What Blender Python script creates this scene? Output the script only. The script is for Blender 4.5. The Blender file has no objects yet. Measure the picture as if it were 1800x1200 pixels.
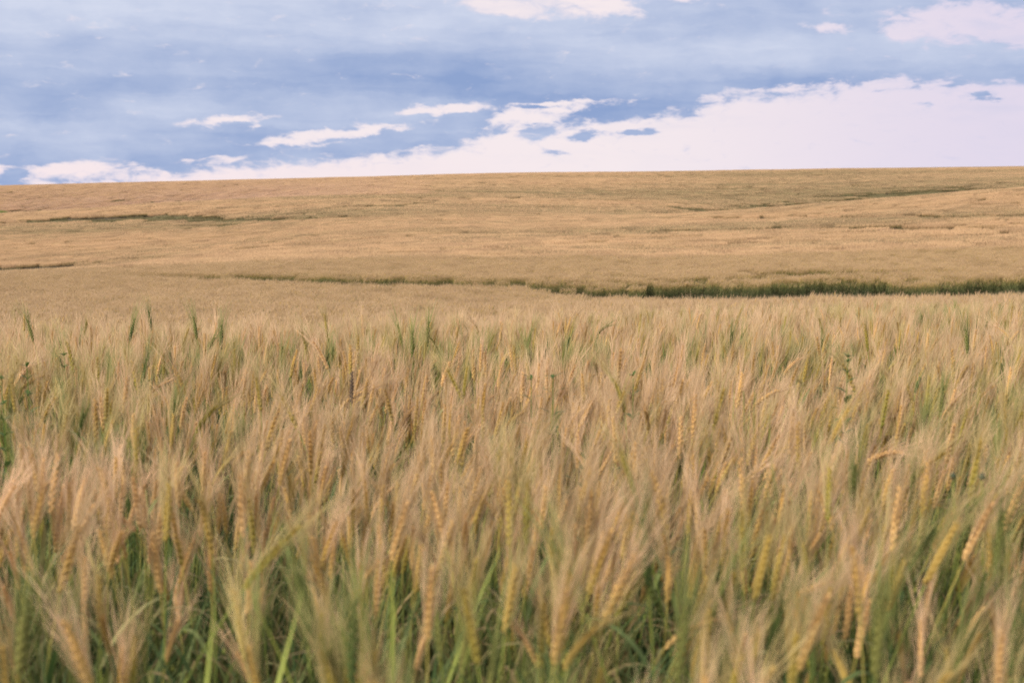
import bpy, math, random
import numpy as np
from mathutils import Vector, Matrix, Euler
R = math.radians
scene = bpy.context.scene
COL = scene.collection

# ------------------------------------------------------------------ camera
CAM_Z = 1.42
EYE_Y = 330.0                      # row of eye level in the 1800x1200 photo
F = 2500.0                         # focal length in photo pixels (50 mm lens)
PITCH = math.atan((600 - EYE_Y) / F)
cd = bpy.data.cameras.new('camera')
cd.lens = 50; cd.sensor_width = 36
cd.clip_start = 0.05; cd.clip_end = 20000
cd.dof.use_dof = True; cd.dof.focus_distance = 9.5; cd.dof.aperture_fstop = 4.6
cam = bpy.data.objects.new('camera', cd)
cam.location = (0, 0, CAM_Z); cam.rotation_euler = (math.pi / 2 - PITCH, 0, 0)
COL.objects.link(cam); scene.camera = cam

# ------------------------------------------------------------------ exposure
scene.view_settings.view_transform = 'Standard'
scene.view_settings.look = 'None'
scene.view_settings.exposure = 0.0
scene.view_settings.gamma = 1.0
scene.render.engine = 'CYCLES'
cy = scene.cycles
cy.max_bounces = 4; cy.diffuse_bounces = 4; cy.glossy_bounces = 2; cy.transmission_bounces = 3; cy.transparent_max_bounces = 4
cy.use_denoising = True; cy.denoiser = 'OPENIMAGEDENOISE'; cy.denoising_input_passes = 'RGB_ALBEDO_NORMAL'; cy.denoising_prefilter = 'NONE'
scene.render.dither_intensity = 1.0
cy.caustics_reflective = False; cy.caustics_refractive = False

def lin(r, g, b):
    f = lambda c: (c / 255 / 12.92) if c / 255 <= 0.04045 else ((c / 255 + 0.055) / 1.055) ** 2.4
    return (f(r), f(g), f(b), 1)

# ------------------------------------------------------------------ node helper
class NT:
    def __init__(s, nt): s.nt = nt; nt.nodes.clear()
    def n(s, t, **kw):
        nd = s.nt.nodes.new(t)
        for k, v in kw.items(): setattr(nd, k, v)
        return nd
    def put(s, sock, v):
        if isinstance(v, bpy.types.NodeSocket): s.nt.links.new(v, sock)
        elif v is not None: sock.default_value = v
    def m(s, op, a, b=None, c=None, clamp=False):
        nd = s.n('ShaderNodeMath', operation=op); nd.use_clamp = clamp
        s.put(nd.inputs[0], a); s.put(nd.inputs[1], b)
        if c is not None: s.put(nd.inputs[2], c)
        return nd.outputs[0]
    def ss(s, v, a, b, lo=0.0, hi=1.0, kind='SMOOTHSTEP'):
        nd = s.n('ShaderNodeMapRange', interpolation_type=kind)
        s.put(nd.inputs[0], v); s.put(nd.inputs[1], a); s.put(nd.inputs[2], b); s.put(nd.inputs[3], lo); s.put(nd.inputs[4], hi)
        return nd.outputs[0]
    def mix(s, f, a, b, mode='MIX'):
        nd = s.n('ShaderNodeMix', data_type='RGBA', blend_type=mode)
        s.put(nd.inputs[0], f); s.put(nd.inputs[6], a); s.put(nd.inputs[7], b)
        return nd.outputs[2]
    def noise(s, vec, scale, detail=4, rough=0.55, dist=0.0, out=0):
        nd = s.n('ShaderNodeTexNoise'); s.put(nd.inputs['Vector'], vec)
        nd.inputs['Scale'].default_value = scale; nd.inputs['Detail'].default_value = detail
        nd.inputs['Roughness'].default_value = rough; nd.inputs['Distortion'].default_value = dist
        return nd.outputs[out]
    def xyz(s, x, y, z):
        nd = s.n('ShaderNodeCombineXYZ'); s.put(nd.inputs[0], x); s.put(nd.inputs[1], y); s.put(nd.inputs[2], z); return nd.outputs[0]

# ------------------------------------------------------------------ sky
SUN_EL, SUN_AZ = 24.0, -125.0       # soft glow behind the camera on the left
world = bpy.data.worlds.new('World'); scene.world = world; world.use_nodes = True
W = NT(world.node_tree)
tc = W.n('ShaderNodeTexCoord').outputs['Generated']
sp = W.n('ShaderNodeSeparateXYZ'); W.put(sp.inputs[0], tc)
dx, dy, dz = sp.outputs
az = W.m('ARCTAN2', dx, dy)                      # 0 ahead, + to the right
el = W.m('ARCSINE', W.m('MINIMUM', W.m('MAXIMUM', dz, -1.0), 1.0))
# sky coordinates in hundredths of a 1/25 rad so cloud positions read as (x-900)/100, (330-y)/100
U = W.m('MULTIPLY', az, 25.0); V = W.m('MULTIPLY', el, 25.0)
p0 = W.xyz(U, V, 0.0)
wn = W.n('ShaderNodeVectorMath', operation='SUBTRACT')
W.put(wn.inputs[0], W.noise(W.xyz(W.m('MULTIPLY', U, 0.7), W.m('MULTIPLY', V, 1.6), 0.0), 1.9, 7, 0.62, out=1)); wn.inputs[1].default_value = (0.5, 0.5, 0.5)
wm = W.n('ShaderNodeVectorMath', operation='MULTIPLY'); W.put(wm.inputs[0], wn.outputs[0]); wm.inputs[1].default_value = (1.1, 0.34, 0.0)
wa = W.n('ShaderNodeVectorMath', operation='ADD'); W.put(wa.inputs[0], p0); W.put(wa.inputs[1], wm.outputs[0])
pw = wa.outputs[0]
spw = W.n('ShaderNodeSeparateXYZ'); W.put(spw.inputs[0], pw); Uw, Vw = spw.outputs[0], spw.outputs[1]
# lower edge of the cloud bank as a curve of azimuth
EDGE = [(-200, 310), (0, 330), (150, 322), (230, 312), (420, 298), (600, 280), (740, 270), (830, 255), (900, 215), (990, 200), (1100, 213), (1180, 210),
        (1270, 182), (1400, 168), (1500, 158), (1650, 160), (1800, 166), (2000, 160)]
fc = W.n('ShaderNodeFloatCurve')
cm = fc.mapping; cv = cm.curves[0]
pts = [((x + 200) / 2200.0, y / 400.0) for x, y in EDGE]
cv.points[0].location = pts[0]; cv.points[1].location = pts[-1]
for p in pts[1:-1]: cv.points.new(*p)
cm.update()
W.put(fc.inputs['Value'], W.m('MULTIPLY_ADD', Uw, 100 / 2200.0, 1100 / 2200.0))
edgeV = W.m('MULTIPLY_ADD', fc.outputs[0], -4.0, 3.3)
dens = W.ss(W.m('SUBTRACT', Vw, edgeV), -0.26, 0.30)
def blob(x, y, rx, ry, ang=0.0, soft=0.35, warped=True):
    mp = W.n('ShaderNodeMapping', vector_type='TEXTURE')
    mp.inputs['Location'].default_value = ((x - 900) / 100, (330 - y) / 100, 0)
    mp.inputs['Rotation'].default_value = (0, 0, R(ang)); mp.inputs['Scale'].default_value = (rx / 100, ry / 100, 1)
    W.put(mp.inputs['Vector'], pw if warped else p0)
    ln = W.n('ShaderNodeVectorMath', operation='LENGTH'); W.put(ln.inputs[0], mp.outputs[0]); soft = min(.97, soft * 3.0)
    return W.ss(ln.outputs['Value'], 1.0 + soft, 1.0 - soft)
HOLES = [(415, 217, 62, 10, 4, .35, 1), (550, 241, 88, 10, 6, .35, 1), (680, 228, 80, 6, 9, .4, .9), (775, 194, 66, 8, 7, .3, 1),
         (985, 187, 115, 7, 2, .35, 1), (900, 222, 75, 18, 12, .4, .9), (560, 258, 60, 4, 5, .5, .5),
         (155, 298, 70, 13, 4, .35, 1), (22, 300, 34, 9, 8, .4, 1), (380, 287, 60, 5, 3, .5, .5), (720, 262, 60, 4, 2, .5, .5), (95, 240, 60, 8, 5, .8, .22),
         (890, 20, 75, 18, -6, .5, .9), (1050, 22, 68, 20, -3, .45, 1), (1195, 4, 32, 11, 0, .6, .9), (960, 8, 60, 9, 0, .8, .4),
         (1690, 66, 125, 27, -3, .35, 1), (1620, 50, 70, 17, 12, .5, .9), (1780, 85, 70, 22, -6, .4, 1), (1440, 62, 36, 9, -8, .6, .75), (1570, 80, 45, 12, -30, .6, .6),
         (1420, 160, 120, 5, 2, .5, .6), (1560, 156, 70, 4, -2, .6, .5), (1230, 178, 35, 7, 12, .5, .5)]
BITS = [(945, 234, 34, 10, 3, .45, 1), (1030, 238, 22, 6, 2, .45, .8), (1115, 234, 34, 6, 6, .5, .8), (980, 268, 26, 4, -2, .5, .5), (1590, 193, 18, 3.5, 0, .5, .45),
        (1686, 181, 27, 5, -2, .45, .8), (870, 232, 26, 8, 16, .5, .6), (790, 240, 75, 13, 9, .45, 1), (800, 214, 90, 8, 8, .45, .9), (620, 262, 150, 10, 4, .4, .9), (940, 191, 60, 4, 2, .5, .7),
        (1080, 195, 85, 16, 12, .35, .95), (415, 226, 36, 6, 4, .4, .8), (490, 224, 34, 14, 0, .4, 1), (60, 308, 30, 15, 8, .4, .9), (620, 228, 20, 5, 0, .5, .7), (350, 292, 80, 6, 3, .5, .6), (440, 292, 90, 5, 3, .5, .5), (1650, 163, 160, 3, 0, .6, .4)]
for (x, y, a, b, g, s, w) in HOLES:
    dens = W.m('MULTIPLY', dens, W.m('MULTIPLY_ADD', blob(x, y, a, b, g, s), -w, 1.0))
for (x, y, a, b, g, s, w) in BITS:
    dens = W.m('MAXIMUM', dens, W.m('MULTIPLY', blob(x, y, a * 1.1, b * 1.15, g, s), min(1.0, w * 1.2)))
dens = W.m('MULTIPLY', dens, 1.08, clamp=True)
rag = W.noise(W.xyz(W.m('MULTIPLY', U, 0.42), V, 21.0), 5.0, 9, 0.60, 0.35)
rag2 = W.noise(W.xyz(W.m('MULTIPLY', U, 0.35), V, 4.0), 2.2, 5, 0.55, 0.4)
dens = W.m('ADD', W.m('MULTIPLY_ADD', dens, 2.1, -0.55), W.m('ADD', W.m('MULTIPLY', W.m('SUBTRACT', rag, 0.5), 4.2), W.m('MULTIPLY', W.m('SUBTRACT', rag2, 0.5), 0.6)))
dens = W.m('POWER', W.ss(dens, -0.45, 1.25), 1.25)
thin_ = W.m('MULTIPLY', W.ss(W.noise(W.xyz(W.m('MULTIPLY', U, 0.3), V, 31.0), 2.4, 7, 0.6, 0.4), 0.46, 0.80), W.ss(V, 0.6, 1.8, 0.10, 0.42))
dens = W.m('MAXIMUM', dens, thin_)
# shade within the cloud bank: long soft streaks and billows
q = W.xyz(W.m('MULTIPLY', Uw, 0.24), W.m('MULTIPLY_ADD', Uw, 0.05, W.m('MULTIPLY', Vw, 1.0)), 3.0)
n1 = W.noise(q, 1.5, 5, 0.5, 0.35)
n2 = W.noise(W.xyz(W.m('MULTIPLY', U, 0.62), V, 8.0), 1.7, 7, 0.55, 0.2)
br = W.m('ADD', W.m('MULTIPLY', W.m('SUBTRACT', n1, 0.5), 1.7), W.m('MULTIPLY', W.m('SUBTRACT', n2, 0.5), 0.95))
n3 = W.noise(W.xyz(W.m('MULTIPLY', Uw, 0.10), W.m('MULTIPLY', Vw, 1.6), 14.0), 2.6, 4, 0.55, 0.5)
br = W.m('ADD', br, W.m('MULTIPLY', W.m('SUBTRACT', n3, 0.5), 0.75))
br = W.m('ADD', br, W.ss(W.m('SUBTRACT', Vw, edgeV), 0.05, 0.75, -0.22, 0.0))
br = W.m('ADD', br, W.ss(V, 1.3, 3.4, -0.08, 0.30))
for (x, y, a, b, w) in [(130, 25, 330, 70, .22), (350, 135, 450, 35, -.10), (60, 165, 260, 35, -.16), (700, 150, 480, 30, -.20), (950, 165, 300, 22, -.14), (300, 260, 330, 28, .12), (1180, 105, 330, 32, .12), (1550, 115, 260, 22, .16),
                        (1500, 20, 320, 28, -.42), (1740, 6, 200, 34, -.28), (1100, 200, 160, 28, -.25), (480, 215, 120, 22, -.12), (1330, 140, 260, 14, -.16), (700, 60, 330, 22, .12), (620, 112, 300, 9, -.14), (1000, 70, 240, 20, -.10), (30, 260, 90, 26, -.12)]:
    br = W.m('MULTIPLY_ADD', blob(x, y, a, b, 0, .95, True), w if w > 0 else w * .8, br)
cloudc = W.mix(W.ss(br, -0.75, 0.95, kind='LINEAR'), lin(143, 165, 208), lin(216, 222, 240))
edgec = W.mix(W.ss(dens, 0.15, 0.95), lin(196, 202, 230), cloudc)
clear = W.mix(W.ss(U, 1.0, 9.0), lin(246, 234, 237), lin(226, 217, 235))
clear = W.mix(W.m('MULTIPLY', W.ss(V, 1.0, 0.1), W.ss(U, 2.0, -6.0)), clear, lin(248, 232, 235))
front = W.mix(dens, clear, edgec)
# the physical sky behind it tints everything above and behind the view; brighter glow where the low sun is
sky = W.n('ShaderNodeTexSky', sky_type='NISHITA'); sky.sun_disc = False
sky.sun_elevation = R(SUN_EL); sky.sun_rotation = R(SUN_AZ); sky.altitude = 500
skyc = W.mix(1.0, sky.outputs[0], (0.12, 0.12, 0.12, 1), 'MULTIPLY')
over = W.mix(0.30, lin(238, 232, 240), skyc)
over = W.mix(1.0, over, (1.68, 1.61, 1.58, 1), 'MULTIPLY')
fout = W.m('MAXIMUM', W.ss(V, 4.2, 12.0), W.ss(W.m('ABSOLUTE', U), 13.0, 24.0))
skyall = W.mix(fout, front, over)
bg = W.n('ShaderNodeBackground'); W.put(bg.inputs[0], skyall); bg.inputs[1].default_value = 1.0
out = W.n('ShaderNodeOutputWorld'); W.nt.links.new(bg.outputs[0], out.inputs[0])
world.cycles.sampling_method = 'MANUAL'; world.cycles.sample_map_resolution = 512

# ------------------------------------------------------------------ sun, weak and wide: it is behind thin cloud
sd = bpy.data.lights.new('sun', 'SUN'); sd.energy = 4.7; sd.angle = R(6); sd.color = (1.0, 0.88, 0.74)
sun = bpy.data.objects.new('sun', sd); COL.objects.link(sun)
a_ = R(SUN_AZ); e_ = R(SUN_EL + 10)
sdir = Vector((math.sin(a_) * math.cos(e_), math.cos(a_) * math.cos(e_), math.sin(e_)))
sun.rotation_euler = sdir.to_track_quat('Z', 'Y').to_euler(); sun.location = sdir * 50

# ------------------------------------------------------------------ value noise (numpy)
_rs = np.random.RandomState(7); _LAT = _rs.rand(256, 256)
def vnoise(x, y, sc=1.0, seed=0):
    x = np.asarray(x, float) * sc + seed * 17.3; y = np.asarray(y, float) * sc + seed * 9.7
    xi = np.floor(x).astype(int); yi = np.floor(y).astype(int); fx = x - xi; fy = y - yi
    fx = fx * fx * (3 - 2 * fx); fy = fy * fy * (3 - 2 * fy)
    g = lambda i, j: _LAT[i & 255, j & 255]
    return (g(xi, yi) * (1 - fx) + g(xi + 1, yi) * fx) * (1 - fy) + (g(xi, yi + 1) * (1 - fx) + g(xi + 1, yi + 1) * fx) * fy
def fbm(x, y, sc=1.0, seed=0, oc=4):
    s = 0; a = 0.5; t = 0
    for k in range(oc):
        s = s + a * vnoise(x, y, sc * 2 ** k, seed + k); t += a; a *= 0.5
    return s / t

# ------------------------------------------------------------------ terrain
# rows: the height profile of the crop's top along bearings across the field
DIST = [1.0, 1.5, 3, 5, 7, 9, 13, 18, 25, 35, 47, 58, 70, 100, 140, 190, 250, 330, 420, 520, 650, 800, 1000, 1400, 2500, 9000]
TAB = {
 -600: [1705, 1247, 813, 655, 598, 578, 592, 592, 570, 546, 526, 513, 499, 476, 486, 456, 420, 392, 376, 402, 358, 330, 338, 350, 345, 336],
 0:    [1705, 1247, 813, 655, 598, 578, 596, 596, 570, 546, 526, 513, 499, 476, 486, 456, 420, 392, 376, 402, 358, 327, 335, 350, 345, 336],
 300:  [1705, 1247, 813, 655, 598, 576, 590, 590, 566, 542, 521, 507, 490, 464, 453, 436, 408, 384, 356, 372, 340, 319, 330, 350, 345, 336],
 600:  [1705, 1247, 813, 655, 597, 574, 584, 584, 562, 540, 518, 501, 484, 452, 430, 408, 386, 364, 344, 331, 320, 312, 322, 345, 345, 336],
 900:  [1705, 1247, 813, 655, 596, 570, 574, 572, 558, 540, 522, 502, 482, 448, 420, 401, 383, 364, 343, 328, 314, 304, 318, 345, 345, 336],
 1200: [1705, 1247, 813, 655, 594, 567, 557, 550, 542, 530, 522, 501, 480, 446, 414, 391, 375, 377, 352, 332, 313, 301, 316, 345, 345, 336],
 1500: [1705, 1247, 813, 655, 592, 565, 549, 541, 533, 525, 523, 496, 474, 438, 404, 375, 353, 382, 356, 330, 309, 296, 312, 345, 345, 336],
 1800: [1705, 1247, 813, 655, 590, 564, 547, 537, 529, 520, 519, 488, 470, 430, 390, 355, 328, 362, 343, 318, 303, 293, 308, 345, 345, 336],
 2400: [1705, 1247, 813, 655, 590, 564, 547, 537, 529, 520, 516, 484, 465, 424, 382, 345, 316, 340, 330, 312, 300, 291, 306, 345, 345, 336]}
cp, sp_ = math.cos(PITCH), math.sin(PITCH)
def slope_of(y):
    v = (600 - y) / F
    return (-sp_ + v * cp) / (cp + v * sp_)
LD = np.log(DIST); cols = sorted(TAB); AT = np.array([(c - 900) / F for c in cols])
Z = np.array([[slope_of(y) * d for y, d in zip(TAB[c], DIST)] for c in cols])
def hermite(xk, yk, xq):
    m = np.gradient(yk, xk, axis=-1)
    i = np.clip(np.searchsorted(xk, xq) - 1, 0, len(xk) - 2); h = xk[i + 1] - xk[i]; t = np.clip((xq - xk[i]) / h, 0, 1)
    return (yk[..., i] * (2 * t**3 - 3 * t**2 + 1) + m[..., i] * h * (t**3 - 2 * t**2 + t) + yk[..., i + 1] * (-2 * t**3 + 3 * t**2) + m[..., i + 1] * h * (t**3 - t**2))
GL = np.linspace(LD[0], LD[-1], 900); GA = np.linspace(AT[0], AT[-1], 161)
ZG = hermite(LD, Z, GL)                         # cols x 900
ZG = hermite(AT, ZG.T, GA).T                    # 161 x 900
CANOPY = 0.94
def canopy_rel(x, y):
    x = np.asarray(x, float); y = np.asarray(y, float)
    r = np.sqrt(x * x + y * y); th = np.abs(np.arctan2(x, y)); s = np.sign(x)
    thc = np.where(th < R(30), th, R(30) * np.clip((math.pi - th) / (math.pi - R(30)), 0, 1))
    a = np.tan(thc) * s
    ya = np.maximum(r * np.cos(thc), 1.0)
    fa = np.clip((a - GA[0]) / (GA[1] - GA[0]), 0, len(GA) - 1.001); fl = np.clip((np.log(ya) - GL[0]) / (GL[1] - GL[0]), 0, len(GL) - 1.001)
    ia = fa.astype(int); il = fl.astype(int); ta = fa - ia; tl = fl - il
    z = (ZG[ia, il] * (1 - ta) + ZG[ia + 1, il] * ta) * (1 - tl) + (ZG[ia, il + 1] * (1 - ta) + ZG[ia + 1, il + 1] * ta) * tl
    z = z + np.minimum(r, 700) * 0.0008 * (fbm(x, y, 0.035, 5, 3) - 0.5) * np.clip((r - 10) / 40, 0, 1)
    w = np.clip(r / 1.5, 0, 1)
    return z * w + (-0.55) * (1 - w)
def ground_z(x, y): return CAM_Z + canopy_rel(x, y) - CANOPY

def ray(px, py):
    r_, v = (px - 900) / F, (600 - py) / F
    return np.array([r_, cp + v * sp_, -sp_ + v * cp])
def hit(px, py, lift=0.0, dmin=1.2):
    """first point of the crop's top along the sight line of a photo pixel"""
    d = ray(px, py); d = d / d[1]
    ts = np.exp(np.linspace(math.log(dmin), math.log(1200), 3000))
    zz = d[2] * ts; hh = canopy_rel(d[0] * ts, ts) + lift
    k = np.argmax(zz < hh)
    if not (zz < hh).any(): k = len(ts) - 1
    return np.array([d[0] * ts[k], ts[k], CAM_Z + zz[k]])

# ------------------------------------------------------------------ materials
def newmat(name):
    m = bpy.data.materials.new(name); m.use_nodes = True; return m, NT(m.node_tree)
def plant_mat(name, stops, var=0.25, hue2=None, trans=0.25, zr=(0.0, 1.0), rough=0.65, wscale=0.9, fine=0.0):
    """stops: colours from the foot of the plant (local z 0) to its top"""
    m, T = newmat(name)
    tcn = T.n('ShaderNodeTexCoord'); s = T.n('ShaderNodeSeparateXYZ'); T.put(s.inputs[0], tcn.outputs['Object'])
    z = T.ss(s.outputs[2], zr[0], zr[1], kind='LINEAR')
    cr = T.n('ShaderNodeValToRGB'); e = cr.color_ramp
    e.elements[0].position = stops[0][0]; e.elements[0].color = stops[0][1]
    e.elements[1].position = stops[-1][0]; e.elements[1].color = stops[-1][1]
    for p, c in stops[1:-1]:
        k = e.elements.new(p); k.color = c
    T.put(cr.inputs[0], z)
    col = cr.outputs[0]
    rnd = T.n('ShaderNodeObjectInfo').outputs['Random']
    geo = T.n('ShaderNodeNewGeometry').outputs['Position']
    nz = T.noise(geo, wscale, 3)
    if hue2 is not None:
        f = T.m('MULTIPLY', T.ss(T.m('ADD', T.m('MULTIPLY', rnd, 0.55), T.m('MULTIPLY', nz, 0.9)), 0.45, 1.05), 0.85)
        col = T.mix(f, col, hue2)
    k = T.m('ADD', T.m('MULTIPLY_ADD', rnd, var, 1 - var * 0.5), T.m('MULTIPLY', T.m('SUBTRACT', nz, 0.5), 0.35))
    if fine:
        nf = T.noise(geo, 14.0, 2); k = T.m('ADD', k, T.m('MULTIPLY', T.m('SUBTRACT', nf, 0.5), fine))
    hs = T.n('ShaderNodeHueSaturation'); T.put(hs.inputs['Value'], k); T.put(hs.inputs['Color'], col)
    d = T.n('ShaderNodeBsdfPrincipled'); T.put(d.inputs['Base Color'], hs.outputs[0]); d.inputs['Roughness'].default_value = rough
    d.inputs['Specular IOR Level'].default_value = 0.25
    t = T.n('ShaderNodeBsdfTranslucent'); T.put(t.inputs[0], hs.outputs[0])
    mx = T.n('ShaderNodeMixShader'); mx.inputs[0].default_value = trans
    T.nt.links.new(d.outputs[0], mx.inputs[1]); T.nt.links.new(t.outputs[0], mx.inputs[2])
    o = T.n('ShaderNodeOutputMaterial'); T.nt.links.new(mx.outputs[0], o.inputs[0])
    return m
C = lambda r, g, b: (r, g, b, 1)
AWN_HI = C(.74, .52, .33)
M = {
 'awn_ripe': plant_mat('awn_ripe', [(0, C(.60, .43, .22)), (1, C(.79, .61, .38))], .35, C(.72, .53, .34), .34, (.8, 1.05)),
 'awn_mid': plant_mat('awn_mid', [(0, C(.44, .38, .13)), (1, C(.70, .56, .30))], .3, C(.58, .47, .22), .34, (.78, 1.0)),
 'awn_green': plant_mat('awn_green', [(0, C(.19, .25, .07)), (1, C(.42, .42, .17))], .3, C(.30, .33, .11), .35, (.75, 1.0)),
 'ear_ripe': plant_mat('ear_ripe', [(0, C(.30, .27, .045)), (.5, C(.60, .38, .10)), (1, C(.72, .47, .21))], .5, C(.56, .36, .16), .15, (.74, .93)),
 'ear_mid': plant_mat('ear_mid', [(0, C(.22, .24, .035)), (.55, C(.42, .33, .06)), (1, C(.58, .37, .12))], .35, C(.42, .28, .08), .15, (.74, .93)),
 'ear_green': plant_mat('ear_green', [(0, C(.075, .125, .03)), (1, C(.15, .19, .045))], .5, C(.19, .18, .05), .15, (.72, .93)),
 'mid_awn': plant_mat('mid_awn', [(0, C(0.424, 0.302, 0.161)), (1, C(0.551, 0.392, 0.239))], .2, C(0.488, 0.350, 0.213), .3, (.6, 1.0)),  # mid-distance awns and ears: same wheat, its brightness toned down in the colour
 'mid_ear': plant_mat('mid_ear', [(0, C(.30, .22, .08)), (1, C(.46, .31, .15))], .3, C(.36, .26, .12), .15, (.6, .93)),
 'mid_stem': plant_mat('mid_stem', [(0, C(0.046, 0.056, 0.024)), (.6, C(0.078, 0.088, 0.030)), (1, C(0.338, 0.263, 0.084))], .3, None, .08, (.0, .8)),  # dark lower stem: shade between mid-distance stalks put into the colour
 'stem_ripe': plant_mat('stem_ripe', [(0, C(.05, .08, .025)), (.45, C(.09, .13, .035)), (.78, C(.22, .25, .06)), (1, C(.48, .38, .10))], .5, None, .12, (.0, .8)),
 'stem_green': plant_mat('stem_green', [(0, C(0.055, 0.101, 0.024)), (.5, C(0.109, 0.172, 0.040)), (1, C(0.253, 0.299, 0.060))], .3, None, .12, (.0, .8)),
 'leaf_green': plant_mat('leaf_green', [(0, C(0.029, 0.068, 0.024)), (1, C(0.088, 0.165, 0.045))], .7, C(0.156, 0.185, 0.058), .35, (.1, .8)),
 'leaf_dry': plant_mat('leaf_dry', [(0, C(.12, .11, .045)), (1, C(.42, .31, .14))], .5, C(.18, .20, .075), .3, (.1, .8)),
 'weed_green': plant_mat('weed_green', [(0, C(0.065, 0.117, 0.027)), (1, C(0.140, 0.245, 0.045))], .25, None, .35, (.1, 1.0)),
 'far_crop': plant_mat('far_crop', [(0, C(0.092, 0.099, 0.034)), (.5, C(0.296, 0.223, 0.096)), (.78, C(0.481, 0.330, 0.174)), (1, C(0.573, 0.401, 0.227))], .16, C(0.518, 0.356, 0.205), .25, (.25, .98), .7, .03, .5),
 'far_olive': plant_mat('far_olive', [(0, C(0.053, 0.061, 0.024)), (.5, C(0.145, 0.129, 0.058)), (.78, C(0.251, 0.197, 0.102)), (1, C(0.317, 0.245, 0.133))], .2, C(0.251, 0.218, 0.109), .25, (.25, .98), .7, .04, .6),  # far crop darkened to olive, carries the painted slope shade
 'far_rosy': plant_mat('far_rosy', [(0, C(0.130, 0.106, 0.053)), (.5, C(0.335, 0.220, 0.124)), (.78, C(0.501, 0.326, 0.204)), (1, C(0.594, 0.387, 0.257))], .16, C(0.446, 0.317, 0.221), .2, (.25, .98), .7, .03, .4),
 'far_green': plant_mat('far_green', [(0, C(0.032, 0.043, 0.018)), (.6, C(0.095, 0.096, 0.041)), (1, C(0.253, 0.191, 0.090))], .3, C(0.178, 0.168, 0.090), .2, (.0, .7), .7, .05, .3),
 'weed_dark': plant_mat('weed_dark', [(0, C(0.021, 0.033, 0.014)), (1, C(0.063, 0.078, 0.032))], .3, None, .2, (.0, .8)),
 'seed_head': plant_mat('seed_head', [(0, C(.06, .075, .04)), (1, C(.085, .10, .06))], .2, None, .05, (.6, 1.0)),
 'smut': plant_mat('smut', [(0, C(0.091, 0.066, 0.044)), (1, C(0.130, 0.094, 0.064))], .2, None, .05, (.6, 1.0)),
}
gm, T = newmat('soil')
g = T.n('ShaderNodeNewGeometry').outputs['Position']
n_a = T.noise(g, 0.25, 6, .6); n_b = T.noise(g, 9.0, 6, .65)
c1 = T.mix(T.ss(n_a, .35, .65), lin(78, 68, 46), lin(58, 62, 38))
c1 = T.mix(T.ss(n_b, .45, .7), c1, lin(98, 82, 56))
bs = T.n('ShaderNodeBsdfPrincipled'); T.put(bs.inputs['Base Color'], c1); bs.inputs['Roughness'].default_value = .9
bp = T.n('ShaderNodeBump'); bp.inputs['Distance'].default_value = .03; T.put(bp.inputs['Height'], n_b); T.nt.links.new(bp.outputs[0], bs.inputs['Normal'])
o = T.n('ShaderNodeOutputMaterial'); T.nt.links.new(bs.outputs[0], o.inputs[0])
M['soil'] = gm

# ------------------------------------------------------------------ mesh helpers
class MB:
    def __init__(s): s.v = []; s.f = []; s.mi = []; s.k = 0
    def tube(s, pts, rad, n=4, mi=0, cap=False):
        """tapered tube along pts; a radius of 0 closes it to a point"""
        pts = [np.asarray(p, float) for p in pts]; base = s.k; rings = []
        for i, p in enumerate(pts):
            t = pts[min(i + 1, len(pts) - 1)] - pts[max(i - 1, 0)]; t = t / (np.linalg.norm(t) + 1e-12)
            ref = np.array([0, 0, 1.0]) if abs(t[2]) < .8 else np.array([1.0, 0, 0])
            a = np.cross(t, ref); a /= np.linalg.norm(a); b = np.cross(t, a)
            if rad[i] <= 0:
                rings.append([s.k]); s.v.append(p); s.k += 1
            else:
                rg = []
                for j in range(n):
                    an = 2 * math.pi * j / n
                    s.v.append(p + rad[i] * (math.cos(an) * a + math.sin(an) * b)); rg.append(s.k); s.k += 1
                rings.append(rg)
        for A, B in zip(rings[:-1], rings[1:]):
            for j in range(n):
                j2 = (j + 1) % n
                if len(A) == 1 and len(B) == 1: continue
                if len(A) == 1: s.f.append((A[0], B[j2], B[j]))
                elif len(B) == 1: s.f.append((A[j], A[j2], B[0]))
                else: s.f.append((A[j], A[j2], B[j2], B[j]))
                s.mi.append(mi)
    def strip(s, pts, wid, side, mi=0, fold=0.0):
        """leaf blade: pts along, widths, side vector(s)"""
        rows = []
        for i, p in enumerate(pts):
            p = np.asarray(p, float); sd_ = np.asarray(side[i] if isinstance(side, list) else side, float)
            if wid[i] <= 0: rows.append([s.k]); s.v.append(p); s.k += 1
            else:
                s.v += [p - sd_ * wid[i] / 2, p + sd_ * wid[i] / 2]; rows.append([s.k, s.k + 1]); s.k += 2
        for A, B in zip(rows[:-1], rows[1:]):
            if len(A) == 2 and len(B) == 2: s.f.append((A[0], A[1], B[1], B[0]))
            elif len(A) == 2: s.f.append((A[0], A[1], B[0]))
            elif len(B) == 2: s.f.append((A[0], B[1], B[0]))
            else: continue
            s.mi.append(mi)
    def add(s, o, mi=None):
        b = s.k; s.v += o.v; s.f += [tuple(i + b for i in f) for f in o.f]
        s.mi += (o.mi if mi is None else [mi] * len(o.f)); s.k += o.k
    def mesh(s, name, mats, smooth=True):
        me = bpy.data.meshes.new(name)
        me.from_pydata([tuple(p) for p in s.v], [], s.f)
        for m in mats: me.materials.append(m)
        me.polygons.foreach_set('material_index', s.mi)
        me.polygons.foreach_set('use_smooth', [smooth] * len(s.f))
        me.update(); return me

def unit(v): v = np.asarray(v, float); return v / (np.linalg.norm(v) + 1e-12)

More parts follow.
